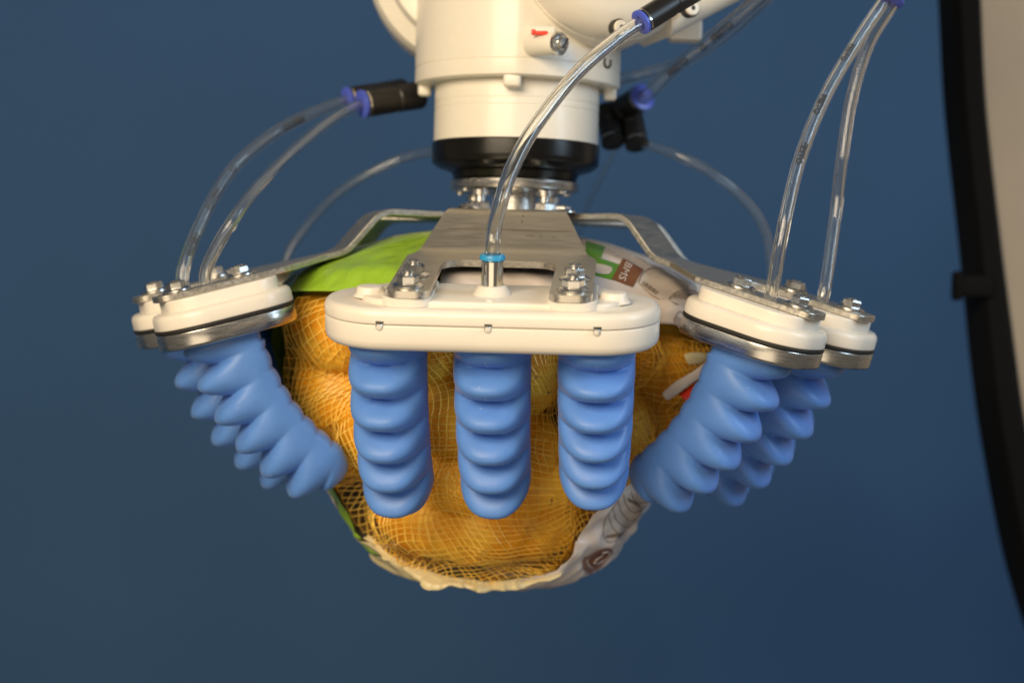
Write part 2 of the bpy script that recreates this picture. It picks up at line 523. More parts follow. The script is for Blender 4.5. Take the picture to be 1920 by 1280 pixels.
class Profile:
    """bracket side profile in (u, z), plate top, with rounded bends"""
    def __init__(s, tilt, u3, uz, rb=20.0):
        U1, U2, Z2 = uz
        s.uz = uz
        z3 = Z2 - (u3 - U2) * math.tan(R(tilt))
        pts = [(40, ZP), (U1, ZP), (U2, Z2), (u3, z3)]
        path = [pts[0]]
        for i in (1, 2):
            a, b, c = Vector(pts[i - 1]), Vector(pts[i]), Vector(pts[i + 1])
            d1, d2 = (a - b).normalized(), (c - b).normalized()
            ang = d1.angle(d2)
            t = rb / math.tan(ang / 2)
            p1, p2 = b + d1 * t, b + d2 * t
            for k in range(9):
                q = k / 8
                path.append(tuple(p1 * (1 - q) ** 2 + b * 2 * q * (1 - q) + p2 * q * q))
        path.append(pts[3])
        s.p = [Vector(q) for q in path]
        s.L = [0]
        for a, b in zip(s.p, s.p[1:]): s.L.append(s.L[-1] + (b - a).length)
        s.tilt = tilt; s.u3 = u3; s.total = s.L[-1]

    def at(s, q):
        for i in range(len(s.p) - 1):
            if q <= s.L[i + 1] or i == len(s.p) - 2:
                d = (s.p[i + 1] - s.p[i]).normalized()
                return s.p[i] + d * (q - s.L[i]), Vector((-d.y, d.x)) if d.x < 0 else Vector((-d.y, d.x))

    def s_of_u(s, u):
        for i in range(len(s.p) - 1):
            if u <= s.p[i + 1].x or i == len(s.p) - 2:
                return s.L[i] + (u - s.p[i].x) / (s.p[i + 1].x - s.p[i].x) * (s.L[i + 1] - s.L[i])


def make_bracket(prof, front=False):
    """bent plate, narrow at the hub and forked into two legs at the outer end, arm-local (outward = -Y)"""
    s = prof.s_of_u
    U1 = prof.uz[0]
    if front:
        sa, sb, se = s(U1 - 6), s(146), prof.total
        HW0, HW1 = 39.5, 64.0
        cut_top, cw = s(160), 38.0
    else:
        sa, sb, se = s(150), s(190), prof.total
        HW0, HW1 = 18.5, 51.0
        cut_top, cw = s(196), 23.5
    root = s(44.2)
    out = [(-min(HW0, 24.0), root), (min(HW0, 24.0), root)] + ([(HW0, s(64)), (HW0, sa)] if front else [(HW0, sa)]) + [(HW1, sb)]
    def arc(cx, cy_, r, a0, a1, n=8): return [(cx + r * math.cos(R(a0 + (a1 - a0) * k / n)), cy_ + r * math.sin(R(a0 + (a1 - a0) * k / n))) for k in range(n + 1)]
    r1 = 9
    out += arc(HW1 - r1, se - r1, r1, 0, 90)
    out += arc(cw - 1 + r1, se - r1, r1, 90, 180)
    out += arc(cw - 15, cut_top + 15, 15, 0, -90, 8)
    out += arc(-cw + 15, cut_top + 15, 15, -90, -180, 8)
    out += arc(-cw + 1 - r1, se - r1, r1, 0, 90)
    out += arc(-HW1 + r1, se - r1, r1, 90, 180)
    out += [(-HW1, sb), (-HW0, sa)] + ([(-HW0, s(64))] if front else [])
    bm = bmesh.new()
    bm.faces.new([bm.verts.new((x, y, 0)) for x, y in out])
    for q in list(prof.L[1:-1]) + [s(U1 - 20), s(160), s(185), s(215), s(245)]:
        bmesh.ops.bisect_plane(bm, geom=bm.verts[:] + bm.edges[:] + bm.faces[:], plane_co=(0, q, 0), plane_no=(0, 1, 0), dist=1e-4)
    bmesh.ops.remove_doubles(bm, verts=bm.verts, dist=.01)
    bm.verts.index_update()
    top, bot = [], []
    for v in bm.verts:
        p, n = prof.at(v.co.y)
        top.append((v.co.x, -p.x, p.y))
        b = p - n * TH
        bot.append((v.co.x, -b.x, b.y))
    nv = len(top)
    F_top = [tuple(v.index for v in f.verts) for f in bm.faces]
    F_bot = [tuple(nv + i for i in reversed(f)) for f in F_top]
    F_side = [(e.verts[0].index, e.verts[1].index, nv + e.verts[1].index, nv + e.verts[0].index) for e in bm.edges if len(e.link_faces) == 1]
    bm.free()
    me = bpy.data.meshes.new('bracket')
    me.from_pydata([(a * MM, b * MM, (c - ZP) * MM) for a, b, c in top + bot], [], F_top + F_bot + F_side)
    bm = bmesh.new(); bm.from_mesh(me)
    bmesh.ops.recalc_face_normals(bm, faces=bm.faces); bm.to_mesh(me); bm.free()
    me.materials.append(M_['plate']); me.materials.append(M_['edge'])
    for i, p in enumerate(me.polygons):
        if i >= len(F_top) + len(F_bot): p.material_index = 1
    smooth(me, 32)
    return me


PROF_F = Profile(12.0, 272, UZ_F)
PROF_S = Profile(15.4, 277, UZ_S, 22.0)
ME_F, ME_S = make_bracket(PROF_F, True), make_bracket(PROF_S)
UB = (217, 261)      # bolt positions along a leg
LEG, LEGF = 37.5, 51.5           # lateral centre of a leg
UC = 234


def on_arm(prof, u, x, lift=0.0):
    """arm-local matrix on the plate top at radius u, lateral x (millimetres, origin at the axis)"""
    p, n = prof.at(prof.s_of_u(u))
    p = p + n * lift
    return Matrix.Translation((x, -p.x, p.y)) @ Matrix.Rotation(R(prof.tilt), 4, 'X')


ARM_NAME = ['front', 'right', 'back right', 'back', 'back left', 'left']
for k, ang in enumerate(ARMS):
    prof = PROF_F if k == 0 else PROF_S
    br = bpy.data.objects.new('bracket', ME_F if k == 0 else ME_S)
    C.objects.link(br); br.parent = gf
    br.rotation_euler = (0, 0, R(ang))
    bv = br.modifiers.new('edge_break', 'BEVEL'); bv.width = .0006; bv.segments = 2; bv.limit_method = 'ANGLE'; bv.angle_limit = R(50)
    for sx in (-1, 1):
        for j, u in enumerate(UB):
            uu = u
            if k == 0: uu = (220, 256)[j]
            Mn = Matrix.Translation((0, 0, -ZP)) @ on_arm(prof, uu, sx * (LEGF if k == 0 else LEG))
            key = (6.2, 7.0, 3.0, True) if k == 0 else (5.6, 6.8, .8, True)
            place_nut(Mn, br, key, random.uniform(0, 60))

# scratches and pen mark on the front bracket
fb = [o for o in gf.children if o.name == 'bracket'][0]
mb = MB()
for (u, x0, x1, w, dz) in ((113, -40, 44, .45, 0), (113.4, 4, 47, .35, 0), (117, 15, 21, .5, 1), (117, 24, 26, .5, 1), (117.5, 33, 35, .5, 1), (107, 11, 12, 3.0, 0), (103, 11.5, 12.3, 2.2, 0)):
    s0 = PROF_F.s_of_u(u)
    v = []
    for q in np.linspace(x0, x1, 6):
        for dd in (-w / 2, w / 2):
            p, n = PROF_F.at(s0 + dd + .25 * math.sin(q * 1.7))
            p = p + n * .12
            v.append((q, -p.x, p.y - ZP))
    mb.add(v, [(2 * i, 2 * i + 1, 2 * i + 3, 2 * i + 2) for i in range(5)])
mb.build('scratch', mat('dark_scribe_line', (.16, .12, .075), .6), fb)

# ------------------------------------------------------------------ soft fingers
ZB, ZBF = -33.5, -33.5      # finger root below the bracket underside


def finger_mesh(name, L=121, bend=48, nl=6, hw=22.0, seed=0, curve=1.0, amp=17.0, fat=1.0):
    ns, na = 150, 44
    rnd = random.Random(seed)
    rings = []
    pos = Vector((0, 0)); th = 0.0   # (y, z)
    ds = L / ns
    tipr = 27.0
    pitch = (L - 13) / (nl - .35)
    for i in range(ns + 1):
        s = i * ds
        th = R(bend) * (s / L) ** curve
        t = Vector((math.sin(th), -math.cos(th))); n = Vector((-math.cos(th), -math.sin(th)))
        # rounded tip
        e = 1.0
        if s > L - tipr:
            q = (s - (L - tipr)) / tipr
            e = math.sqrt(max(0.0, 1 - q ** 2.4))
        taper = 1.0 - .10 * (s / L) ** 1.6
        ring = []
        for j in range(na):
            a = 2 * math.pi * j / na
            ca, sa = math.cos(a), math.sin(a)      # sa=+1 is the outer (back) side
            x = math.copysign(abs(ca) ** .80, ca) * hw * taper
            out = max(0.0, sa)
            w = out ** .42 if sa > 0 else 0.0
            se = s - 4.0 * out ** 1.5
            ph = (se - 11.0) / pitch
            fr_ = ph - math.floor(ph)
            lobe = ((1 - math.cos(2 * math.pi * fr_)) / 2) ** .52
            if s < 1.0: lobe = .9
            lobe = min(lobe, 1.0)
            fade = 1.0 if s < L - 10 else max(0.25, (L - s) / 10)
            if sa >= 0:
                y = (abs(sa) ** .88) * (fat * 17.0 + (amp * lobe + 2.0) * w * fade) * (1 - .13 * s / L)
                x *= 1 - .055 * (1 - lobe) * (0.25 + out)
            else:
                tooth = abs(math.sin(math.pi * s / 15.0)) ** .6
                y = -(abs(sa) ** .55) * (fat * 11.5 + 2.4 * tooth * (1 if 8 < s < L - 8 else 0))
            k_ = 1 + .012 * noise.noise(Vector((x * .06, y * .06, s * .05 + seed * 11.0)))
            p = pos + n * (y * e * k_)
            ring.append((x * e * k_, p.x, p.y))
        rings.append(ring)
        pos = pos + t * ds
    mb = MB().loft(rings, True)
    o = mb.build(name, M_['silicone'], None, 75)
    me = o.data
    bpy.data.objects.remove(o)
    # centre mould line down the back
    mv = []
    return me


FM_S = finger_mesh('finger', 130, 49, 6, 25.5, 1, 1.0, 17.0, 1.16)
FM_F = [finger_mesh('finger', 133, 40, 6, 25.0, 2, 1.15), finger_mesh('finger', 131, 40, 6, 25.0, 3, 1.15), finger_mesh('finger', 122, 44, 6, 25.0, 4, 1.1)]


def add_part(name, me, parent, loc=(0, 0, 0), rot=None):
    o = bpy.data.objects.new(name, me); C.objects.link(o); o.parent = parent
    o.location = Vector(loc) * MM
    if rot: o.rotation_euler = rot
    return o


def flash_line(parent, L, bend, curve, amp, nl=6):
    """thin pale mould flash in the grooves along the middle of a finger's back"""
    mb = MB()
    pitch = (L - 13) / (nl - .35)
    pos = Vector((0, 0)); s = 0; ds = .5
    pts = []
    while s < L - 3:
        th = R(bend) * (s / L) ** curve
        t = Vector((math.sin(th), -math.cos(th))); n = Vector((-math.cos(th), -math.sin(th)))
        se = s - 4.0
        fr_ = (se - 11.0) / pitch - math.floor((se - 11.0) / pitch)
        lobe = ((1 - math.cos(2 * math.pi * fr_)) / 2) ** .52
        lobe = min(1, lobe)
        fade = 1.0 if s < L - 10 else max(0.25, (L - s) / 10)
        y = (17.0 + (amp * lobe + 2.0) * fade) * (1 - .13 * s / L)
        pts.append((pos + n * (y + .12), fr_))
        pos = pos + t * ds; s += ds
    for (a, fa), (b, fb_) in zip(pts, pts[1:]):
        if .62 < fa < .98 and fb_ > fa:
            mb.add([(-.22, a.x, a.y), (.22, a.x, a.y), (.22, b.x, b.y), (-.22, b.x, b.y)], [(0, 1, 2, 3)])
    o = mb.build('mould_flash', M_['dust'], parent)
    o['kind'] = 'stuff'
    return o


def place_module(root, arm, prof, u, x):
    """put a module's origin on the bracket underside at radius u, lateral x"""
    Mw = Matrix.Rotation(R(ARMS[arm]), 4, 'Z') @ on_arm(prof, u, x, -TH)
    root.matrix_world = Matrix.Translation(Mw.translation * MM) @ Mw.to_3x3().to_4x4()


# front module: one long white lid with three fingers
fm = empty('finger_module')
place_module(fm, 0, PROF_F, 235, 0)
tag(fm, 'front white finger module with three blue bellows fingers side by side', 'finger module', 'soft finger modules')
mb = MB()
slab(mb, 213, 84, 41.5, -16, -6.2, 4.5, .8, n=14)
slab(mb, 166, 62, 27, -8, -2.6, 2.0, .1, n=10)
for sx in (-1, 1):
    slab(mb, 31, 70, 12, -6, -.05, .8, .1, c=(sx * LEGF, -2))
    mb.lathe([(11, -5), (9.2, -3.2), (8.6, -1.5), (8.4, .2), (7.6, 1.2), (6, 1.5)], 32, Matrix.Translation((sx * 77, -6, 0)))
mb.lathe([(14, -4), (11.5, -1.4), (9.2, 2.6), (8.2, 3.2), (6, 3.3)], 36, Matrix.Translation((0, -3, 0)))
mb.build('lid', M_['lid'], fm, 40)
mb = MB(); slab(mb, 212.4, 83.4, 41.2, ZBF, -16.5, .9, 6.5, n=14); mb.build('lower_shell', M_['lid'], fm, 40)
for x in (-67, 0, 67):
    s_ = MB().lathe([(2.3, -3), (2.3, .8), (1.7, 1.6), (.6, 1.7)], 18, Matrix.Translation((x, -41.4, -17.2)) @ Matrix.Rotation(R(90), 4, 'X')).build('seam_screw', M_['bolt'], fm)
    mb = MB(); mb.box((x + .4, -41.0, -14.6), (5.2, 2.2, 1.7), .4); mb.build('screw_notch_shade', M_['ink_and_shade'], fm)  # dark box, the shade of the screw hole put into its colour
for x, me, rz, Lb_, bd, cv in ((-67, FM_F[0], -9, 133, 40, 1.15), (0, FM_F[1], -4, 131, 40, 1.15), (67, FM_F[2], 1, 122, 44, 1.1)):
    fo = add_part('finger', me, fm, (x, 7.5, ZBF + .6), (0, 0, R(rz)))
    flash_line(fo, Lb_, bd, cv, 17.0)
fit = MB().lathe([(6.6, 2.5), (6.9, 3), (6.9, 18.6), (6.5, 19.2), (5, 19.3)], 40, Matrix.Translation((0, -3, 0))).build('fitting', M_['nickel'], fm, 30)
MB().lathe([(5.0, 19), (7.0, 19.2), (8.1, 19.8), (8.2, 21.6), (7.4, 22.8), (5.4, 23.0), (5.0, 21)], 40, Matrix.Translation((0, -3, 0))).build('collar', M_['collar_light'], fit, 40)


def single_module(arm, x, label):
    root = empty('finger_module')
    prof = PROF_S
    place_module(root, arm, prof, UC, x)
    tag(root, label, 'finger module', 'soft finger modules')
    for nm, me in SINGLE:
        add_part(nm, me, root, (0, 5.5, ZB + .4) if nm == 'finger' else (0, 0, 0))
    return root


SINGLE = []
mb = MB(); slab(mb, 56, 80, 20, -9, -.05, 1.0, .1, n=10); slab(mb, 72, 96, 31, -19.5, -8.2, 4.2, 1.0, n=12)
o = mb.build('lid', M_['lid'], None, 40); SINGLE.append(('lid', o.data)); bpy.data.objects.remove(o)
mb = MB(); slab(mb, 72.8, 96.8, 31.4, -22.0, -19.52, .9, .9, n=12)
o = mb.build('seal', M_['rubber'], None, 50); SINGLE.append(('seal', o.data)); bpy.data.objects.remove(o)
mb = MB(); slab(mb, 72, 96, 31, ZB, -22.02, .8, 2.4, n=16)
o = mb.build('clamp_ring', M_['ring'], None, 40); SINGLE.append(('clamp_ring', o.data)); bpy.data.objects.remove(o)
SINGLE.append(('finger', FM_S))

MODS = {}
for arm, x, lab in ((5, LEG, 'nearer of the two single finger modules on the left bracket'),
                    (5, -LEG, 'farther of the two single finger modules on the left bracket, mostly hidden'),
                    (1, -LEG, 'nearer of the two single finger modules on the right bracket'),
                    (1, LEG, 'farther of the two single finger modules on the right bracket, partly hidden')):
    MODS[(arm, x)] = single_module(arm, x, lab)
for arm, nm in ((2, 'rear right'), (4, 'rear left')):
    for x, w in ((-LEG, 'right'), (LEG, 'left')):
        MODS[(arm, x)] = single_module(arm, x, 'hidden finger module under the %s bracket, %s of its pair' % (nm, 'outer' if (arm == 2) == (x < 0) else 'inner'))

# ------------------------------------------------------------------ clear air tubes and their fittings
bpy.context.view_layer.update()


def tube(ctrl, label, r=4.3, ri=2.7, prints=(), dim=False):
    path = spline(ctrl, 16)
    base = path[0].copy()
    fr = frames(path)
    n = 22
    ring = lambda p, f_, rr: [tuple((p - base) / MM + (f_[1] * math.cos(2 * math.pi * k / n) + f_[2] * math.sin(2 * math.pi * k / n)) * rr) for k in range(n)]
    v = []; f = []
    m = len(path)
    for p, q in zip(path, fr): v += ring(p, q, r)
    for p, q in zip(path, fr): v += ring(p, q, ri)
    for i in range(m - 1):
        for j in range(n):
            k = (j + 1) % n
            f.append((i * n + j, (i + 1) * n + j, (i + 1) * n + k, i * n + k))
            b = m * n
            f.append((b + i * n + j, b + i * n + k, b + (i + 1) * n + k, b + (i + 1) * n + j))
    for e in (0, m - 1):
        for j in range(n):
            k = (j + 1) % n
            f.append((e * n + j, e * n + k, m * n + e * n + k, m * n + e * n + j))
    o = mesh('air_tube', v, f, M_['tube'], None, 60)
    o.location = base
    tag(o, label, 'tube', 'clear air tubes')
    # printed lettering along the tube
    if prints:
        Ls = [0]
        for a, b in zip(path, path[1:]): Ls.append(Ls[-1] + (b - a).length / MM)
        for (s0, word, ang, size, flip) in prints:
            V_, F2 = text_mesh(word, .045)
            wd = max(q[0] for q in V_) * size
            vv = []
            for x, y, z in V_:
                s = s0 + (x * size if not flip else wd - x * size)
                i = max(0, min(len(path) - 2, next((k for k in range(len(Ls) - 1) if Ls[k + 1] >= s), len(path) - 2)))
                q = (s - Ls[i]) / max(1e-6, Ls[i + 1] - Ls[i])
                p = path[i].lerp(path[i + 1], q); t, N, B = fr[i]
                # angle of the surface line that faces the viewer
                view = (CAM_M.translation - p).normalized()
                vN, vB = view.dot(N), view.dot(B)
                a = math.atan2(vB, vN) + R(ang) + ((y - .35) * size / r) * (1 if flip else -1)
                vv.append(tuple((p - base) / MM + (N * math.cos(a) + B * math.sin(a)) * (r + .06)))
            pr = mesh('print', vv, F2, M_['ink_and_shade'], o)
    return o


def connector(a, b, label, name='tube_connector', r=7.6, collars=1, spread=0.0, ring=None):
    """black push-in connector from a (collar end) to b"""
    root = empty(name, a)
    tag(root, label, 'connector', 'black push-in connectors')
    Ms = axis_matrix(Vector((0, 0, 0)), (Vector(b) - Vector(a)) / MM)
    L = (Vector(b) - Vector(a)).length / MM
    body = MB()
    offs = [(0, 0)] if collars == 1 else [(0, spread / 2), (0, -spread / 2)]
    for ox, oy in offs:
        body.lathe([(6, 5.2), (r, 5.4), (r, L * .52), (r - .7, L * .53), (r - .7, L * .58), (r, L * .6), (r + .4, L * .96), (r - .5, L), (4, L)], 36, Ms @ Matrix.Translation((ox, oy, 0)))
    if collars > 1:
        body.box((0, 0, L * .72), (r * 1.5, spread, L * .5), 2, Ms)
    body.build('body', M_['black'], root, 30)
    for ox, oy in offs:
        Mo = Ms @ Matrix.Translation((ox, oy, 0))
        MB().lathe([(6.2, 3.6), (r - .1, 3.8), (r - .1, 5.3), (6.2, 5.4)], 36, Mo).build('metal_band', M_['nickel'], root, 30)
        MB().lathe([(4.5, 0), (7.0, .2), (r + .3, .8), (r + .3, 2.6), (6.6, 3.0), (6.4, 3.9), (4.5, 3.9)], 36, Mo).build('collar', ring or M_['collar'], root, 35)
    return root


def seat(arm, x, up=0.0, u=None):
    """world point on a single module's tube inlet, up millimetres above the plate, and the plate normal"""
    prof = PROF_S
    Mw = Matrix.Rotation(R(ARMS[arm]), 4, 'Z') @ on_arm(prof, u or 239, x)
    n = Mw.to_3x3() @ Vector((0, 0, 1))
    return (Mw.translation + n * up) * MM


fseat = fm.matrix_world @ (Vector((0, -3, 12)) * MM)
fseat2 = fm.matrix_world @ (Vector((0, -1, 34)) * MM)
a_, b_ = P(1199, 44, -150), P(1306, -22, -128)
connector(a_, b_, 'black connector with blue collar in front of the cream joint housing', r=8.4)
tube([fseat, fseat2, P(940, 375, -226), P(962, 312, -217), P(1003, 238, -203), P(1078, 142, -180), P(1150, 78, -162), a_.lerp(b_, .03), a_.lerp(b_, .22)],
     'clear tube rising from the front finger module across the wrist', r=4.9, ri=3.2)
# left pair
la, lb = P(676, 196, 5), P(790, 178, 30)
la2, lb2 = P(648, 189, 38), P(760, 172, 62)
connector(la, lb, 'black connector with blue collar left of the wrist, nearer one', r=10.4)
connector(la2, lb2, 'black connector with blue collar left of the wrist, farther one', r=10.0)
s1 = seat(5, LEG, -12); s1b = seat(5, LEG, 9)
tube([s1, s1b, P(440, 408, -128), P(500, 332, -92), P(578, 258, -45), P(640, 213, -10), la.lerp(lb, .04), la.lerp(lb, .3)],
     'clear tube to the left bracket, nearer of the pair, unprinted', r=4.3)
s2 = seat(5, -LEG, -12); s2b = seat(5, -LEG, 9)
tube([s2, s2b, P(386, 398, -38), P(440, 312, -18), P(520, 246, 10), P(600, 206, 28), la2.lerp(lb2, .04), la2.lerp(lb2, .3)],
     'clear tube to the left bracket, farther of the pair, with dark lettering', r=4.6,
     prints=((168, 'FESTO', 14, 7.0, True), (34, 'FESTO', 10, 6.4, True), (72, 'FESTO', 10, 6.4, True), (108, 'O', 10, 6.4, True)))
# rear left
s3 = P(534, 545, 100); s3b = P(537, 485, 98)
tube([s3, s3b, P(572, 428, 90), P(640, 358, 70), P(730, 306, 60), P(805, 285, 66), P(880, 278, 80)],
     'clear tube arching from behind the black ring to the rear left bracket', r=3.9)
# right pair
ra, rb_ = P(1668, 3, -90), P(1698, -70, -80)
connector(ra, rb_, 'black connector with blue collar at the top edge right of the wrist', r=9.5)
s4 = seat(1, -LEG, -12); s4b = seat(1, -LEG, 9)
tube([s4, s4b, P(1472, 410, -172), P(1502, 292, -155), P(1548, 180, -132), P(1606, 80, -108), ra.lerp(rb_, .02) + Vector((-.004, 0, 0)), ra.lerp(rb_, .3) + Vector((-.004, 0, 0))],
     'clear tube to the right bracket, nearer of the pair, with dark lettering', r=4.5,
     prints=((104, 'FESTO', 0, 6.2, True), (146, 'FESTO', -12, 6.2, True), (196, 'FESTO', -20, 6.0, True)))
s5 = seat(1, LEG, -12); s5b = seat(1, LEG, 9)
tube([s5, s5b, P(1566, 410, -92), P(1580, 290, -92), P(1598, 180, -92), P(1630, 80, -90), ra.lerp(rb_, .02) + Vector((.004, .004, 0)), ra.lerp(rb_, .3) + Vector((.004, .004, 0))],
     'clear tube to the right bracket, farther of the pair, without lettering', r=4.3)
# right rear manifold
ma, mb_ = P(1207, 181, 60), P(1150, 215, 96)
connector(ma, mb_, 'black connector with open blue collar right of the wrist barrel', r=10.2)
for px, py, Y, lab in ((1142, 258, 78, 'lower black connector beside the wrist barrel, left of two'), (1187, 262, 74, 'lower black connector beside the wrist barrel, right of two')):
    connector(P(px + 8, py + 12, Y - 4), P(px - 6, py - 54, Y + 14), lab, r=9.2, ring=M_['black'])
tube([ma.lerp(mb_, .3), ma.lerp(mb_, -.15), P(1262, 130, 40), P(1330, 76, 20), P(1400, 18, 0), P(1470, -45, -20)],
     'clear printed tube running from the blue collar up to the right', r=5.6, ri=3.6,
     prints=((44, 'FESTO', 10, 7.4, False), (78, 'O', 10, 7.4, False), (90, 'FESTO', 10, 7.4, False)))
tube([P(1120, 160, 70), P(1200, 140, 72), P(1290, 112, 60), P(1365, 64, 48), P(1430, 5, 30), P(1490, -60, 15)],
     'clear tube behind the printed tube at upper right', r=4.4)
s6 = P(1447, 590, 95); s6b = P(1448, 500, 90)
tube([P(1180, 262, 76), P(1215, 272, 70), P(1290, 300, 55), P(1370, 350, 60), P(1428, 418, 80), s6b, s6],
     'clear tube arching from the lower connectors to the rear right bracket', r=4.0)
s7 = seat(3, LEG, 0)
tube([P(1158, 270, 80), P(1128, 330, 110), P(1102, 385, 150), P(1085, 440, 200)],
     'faint clear tube hanging behind the gripper frame', r=2.6, ri=1.8)

# ------------------------------------------------------------------ the potato bag
BC = Vector((-12, 0, 0))
# height (mm), half width, half depth
PROFILE = [(26, 40, 36), (20, 74, 66), (8, 112, 100), (-8, 146, 142), (-30, 162, 156), (-55, 163, 152), (-80, 158, 144), (-105, 149, 138), (-130, 136, 128),
           (-150, 125, 118), (-170, 114, 108), (-190, 101, 96), (-207, 89, 84), (-220, 77, 72), (-231, 60, 56), (-238, 36, 34)]
_pz = np.array([p[0] for p in PROFILE][::-1], float)
_pa = np.array([p[1] for p in PROFILE][::-1], float)
_pb = np.array([p[2] for p in PROFILE][::-1], float)


def env(z):
    return float(np.interp(z, _pz, _pa)), float(np.interp(z, _pz, _pb))


def bag_pt(phi, z, off=0.0):
    """phi degrees from the camera-facing direction, positive to the right"""
    a, b = env(z)
    s_, c_ = math.sin(R(phi)), math.cos(R(phi))
    return Vector((BC.x + (a + off) * s_, BC.y - (b + off) * c_, z))


# potatoes packed inside the net
pot = []
rp = random.Random(21)


def add_potato(phi, z, ra, rbb, rc, rot):
    a, b = env(z)
    inset = rc * 1.02
    c = Vector((BC.x + (a - inset) * math.sin(R(phi)), BC.y - (b - inset) * math.cos(R(phi)), z))
    Mrot = Matrix.Rotation(R(phi), 3, 'Z') @ Matrix.Rotation(R(rot), 3, 'Y') 
    pot.append((c, Mrot, (ra, rc, rbb)))


POT = [(-60, -50, 40, 30, 30, 20), (-66, -88, 42, 30, 30, 65), (-44, -122, 36, 30, 29, 40), (-26, -62, 42, 32, 30, 10), (6, -70, 38, 34, 31, 75), (36, -60, 42, 31, 30, -20), (70, -66, 42, 32, 30, 55),
       (46, -118, 38, 31, 29, -35), (8, -128, 36, 30, 31, 5), (-14, -104, 34, 28, 29, 80), (78, -110, 34, 28, 27, 80), (-40, -178, 44, 31, 29, 30), (-4, -184, 40, 33, 31, 0), (26, -176, 36, 32, 29, -50), (-14, -154, 34, 26, 27, 15), (24, -156, 32, 26, 27, -30), (-88, -130, 34, 27, 26, 50)]
for p in POT: add_potato(*p)
POT_MESH = []
NAMES = ['under the left film', 'beside the left finger', 'low at the left of the net', 'behind the left front finger', 'behind the middle front finger',
         'behind the right front finger', 'in the net beside the white film', 'low at the right of the net', 'below the middle finger', 'between left and middle fingers',
         'behind the right finger', 'at the bottom left of the net', 'at the bottom middle of the net', 'at the bottom right of the net', 'above the bottom left potato',
         'above the bottom right potato', 'at the far left of the net']
for i, (c, Mrot, rad) in enumerate(pot):
    bm = bmesh.new()
    bmesh.ops.create_icosphere(bm, subdivisions=4, radius=1)
    for v in bm.verts:
        q = v.co.copy()
        k = 1 + .07 * noise.noise(q * 1.3 + Vector((i * 7.1, 0, 0))) + .025 * noise.noise(q * 4 + Vector((0, i * 3.3, 0)))
        v.co = Vector((q.x * rad[0], q.y * rad[1], q.z * rad[2])) * k * MM
    me = bpy.data.meshes.new('potato'); bm.to_mesh(me); bm.free()
    me.shade_smooth()
    o = link('potato', me, M_['potato'])
    o.matrix_world = Matrix.Translation(c * MM) @ Mrot.to_4x4()
    tag(o, 'golden potato ' + NAMES[i], 'potato', 'potatoes in the net bag')

bag = empty('potato_bag', (BC.x * MM, BC.y * MM, -0.238))
tag(bag, 'potato bag with amber net window and green and white film', 'potato bag')
BO = Vector((BC.x, BC.y, -238))


def hit_r(phi, z):
    """outermost potato surface along the horizontal ray at (phi, z), as a fraction of the envelope"""
    a, b = env(z)
    d = Vector((a * math.sin(R(phi)), -b * math.cos(R(phi)), 0))
    best = 0.0
    for c, Mrot, rad in pot:
        MT = Mrot.transposed()
        o = MT @ (Vector((BC.x, BC.y, z)) - c); dd = MT @ d
        o = Vector((o.x / rad[0], o.y / rad[1], o.z / rad[2])); dd = Vector((dd.x / rad[0], dd.y / rad[1], dd.z / rad[2]))
        A, B, Cc = dd.dot(dd), 2 * o.dot(dd), o.dot(o) - 1
        D = B * B - 4 * A * Cc
        if D > 0:
            best = max(best, (-B + math.sqrt(D)) / (2 * A))
    return best


def lim(tab, z):
    zs = [t[0] for t in tab][::-1]; ps = [t[1] for t in tab][::-1]
    return float(np.interp(z, zs, ps))


RIGHT = [(-36, 30), (-42, 44), (-52, 62), (-64, 80), (-72, 98), (-140, 98), (-148, 66), (-158, 41), (-175, 39), (-190, 38), (-200, 36), (-210, 36), (-218, 33), (-225, 22), (-231, 6)]
LEFT = [(-16, -68), (-24, -62), (-30, -92), (-140, -98), (-152, -84), (-165, -68), (-180, -66), (-195, -66), (-206, -62), (-216, -54), (-224, -36), (-229, -18), (-231, -6)]
TOPZ = -36


PH0, PH1, ZT, ZBOT = -112, 112, -20, -237
NP, NZ = 112, 96
gphi = np.linspace(PH0, PH1, NP); gz = np.linspace(ZT, ZBOT, NZ)
H = np.array([[hit_r(p, z) for p in gphi] for z in gz])
H = np.minimum(H, 1.15)
border = np.array([[min(min(p - lim(LEFT, z), lim(RIGHT, z) - p) / 16.0, (z + 231) / 16.0) for p in gphi] for z in gz])
low = np.clip((-120 - gz) / 30.0, 0, 1)[:, None]
base = np.maximum(H, .77 + .24 * np.clip(1 - border, 0, 1) * low)
cur = base.copy()
for it in range(6):
    pad = np.pad(cur, 1, mode='edge')
    avg = (pad[:-2, 1:-1] + pad[2:, 1:-1] + pad[1:-1, :-2] + pad[1:-1, 2:]) / 4
    cur = np.maximum(np.maximum(avg, H + .008), base - .02 * (1 - low))


def net_r(phi, z):
    i = (z - ZT) / (ZBOT - ZT) * (NZ - 1); j = (phi - PH0) / (PH1 - PH0) * (NP - 1)
    i = min(max(i, 0), NZ - 1.001); j = min(max(j, 0), NP - 1.001)
    a, b = int(i), int(j); u, v = i - a, j - b
    return (cur[a, b] * (1 - u) * (1 - v) + cur[a + 1, b] * u * (1 - v) + cur[a, b + 1] * (1 - u) * v + cur[a + 1, b + 1] * u * v)


def fold(phi, z):
    """gathered folds of the loose net, mostly running down the bag"""
    q = 1 - abs(noise.noise(Vector((phi * .035 + z * .006, z * .010 - phi * .004, 31.0)))) * 2.2
    q2 = 1 - abs(noise.noise(Vector((phi * .05 - z * .02, z * .018, 47.0)))) * 2.4
    return 6.0 * max(0.0, q) ** 5 + 4.0 * max(0.0, q2) ** 5


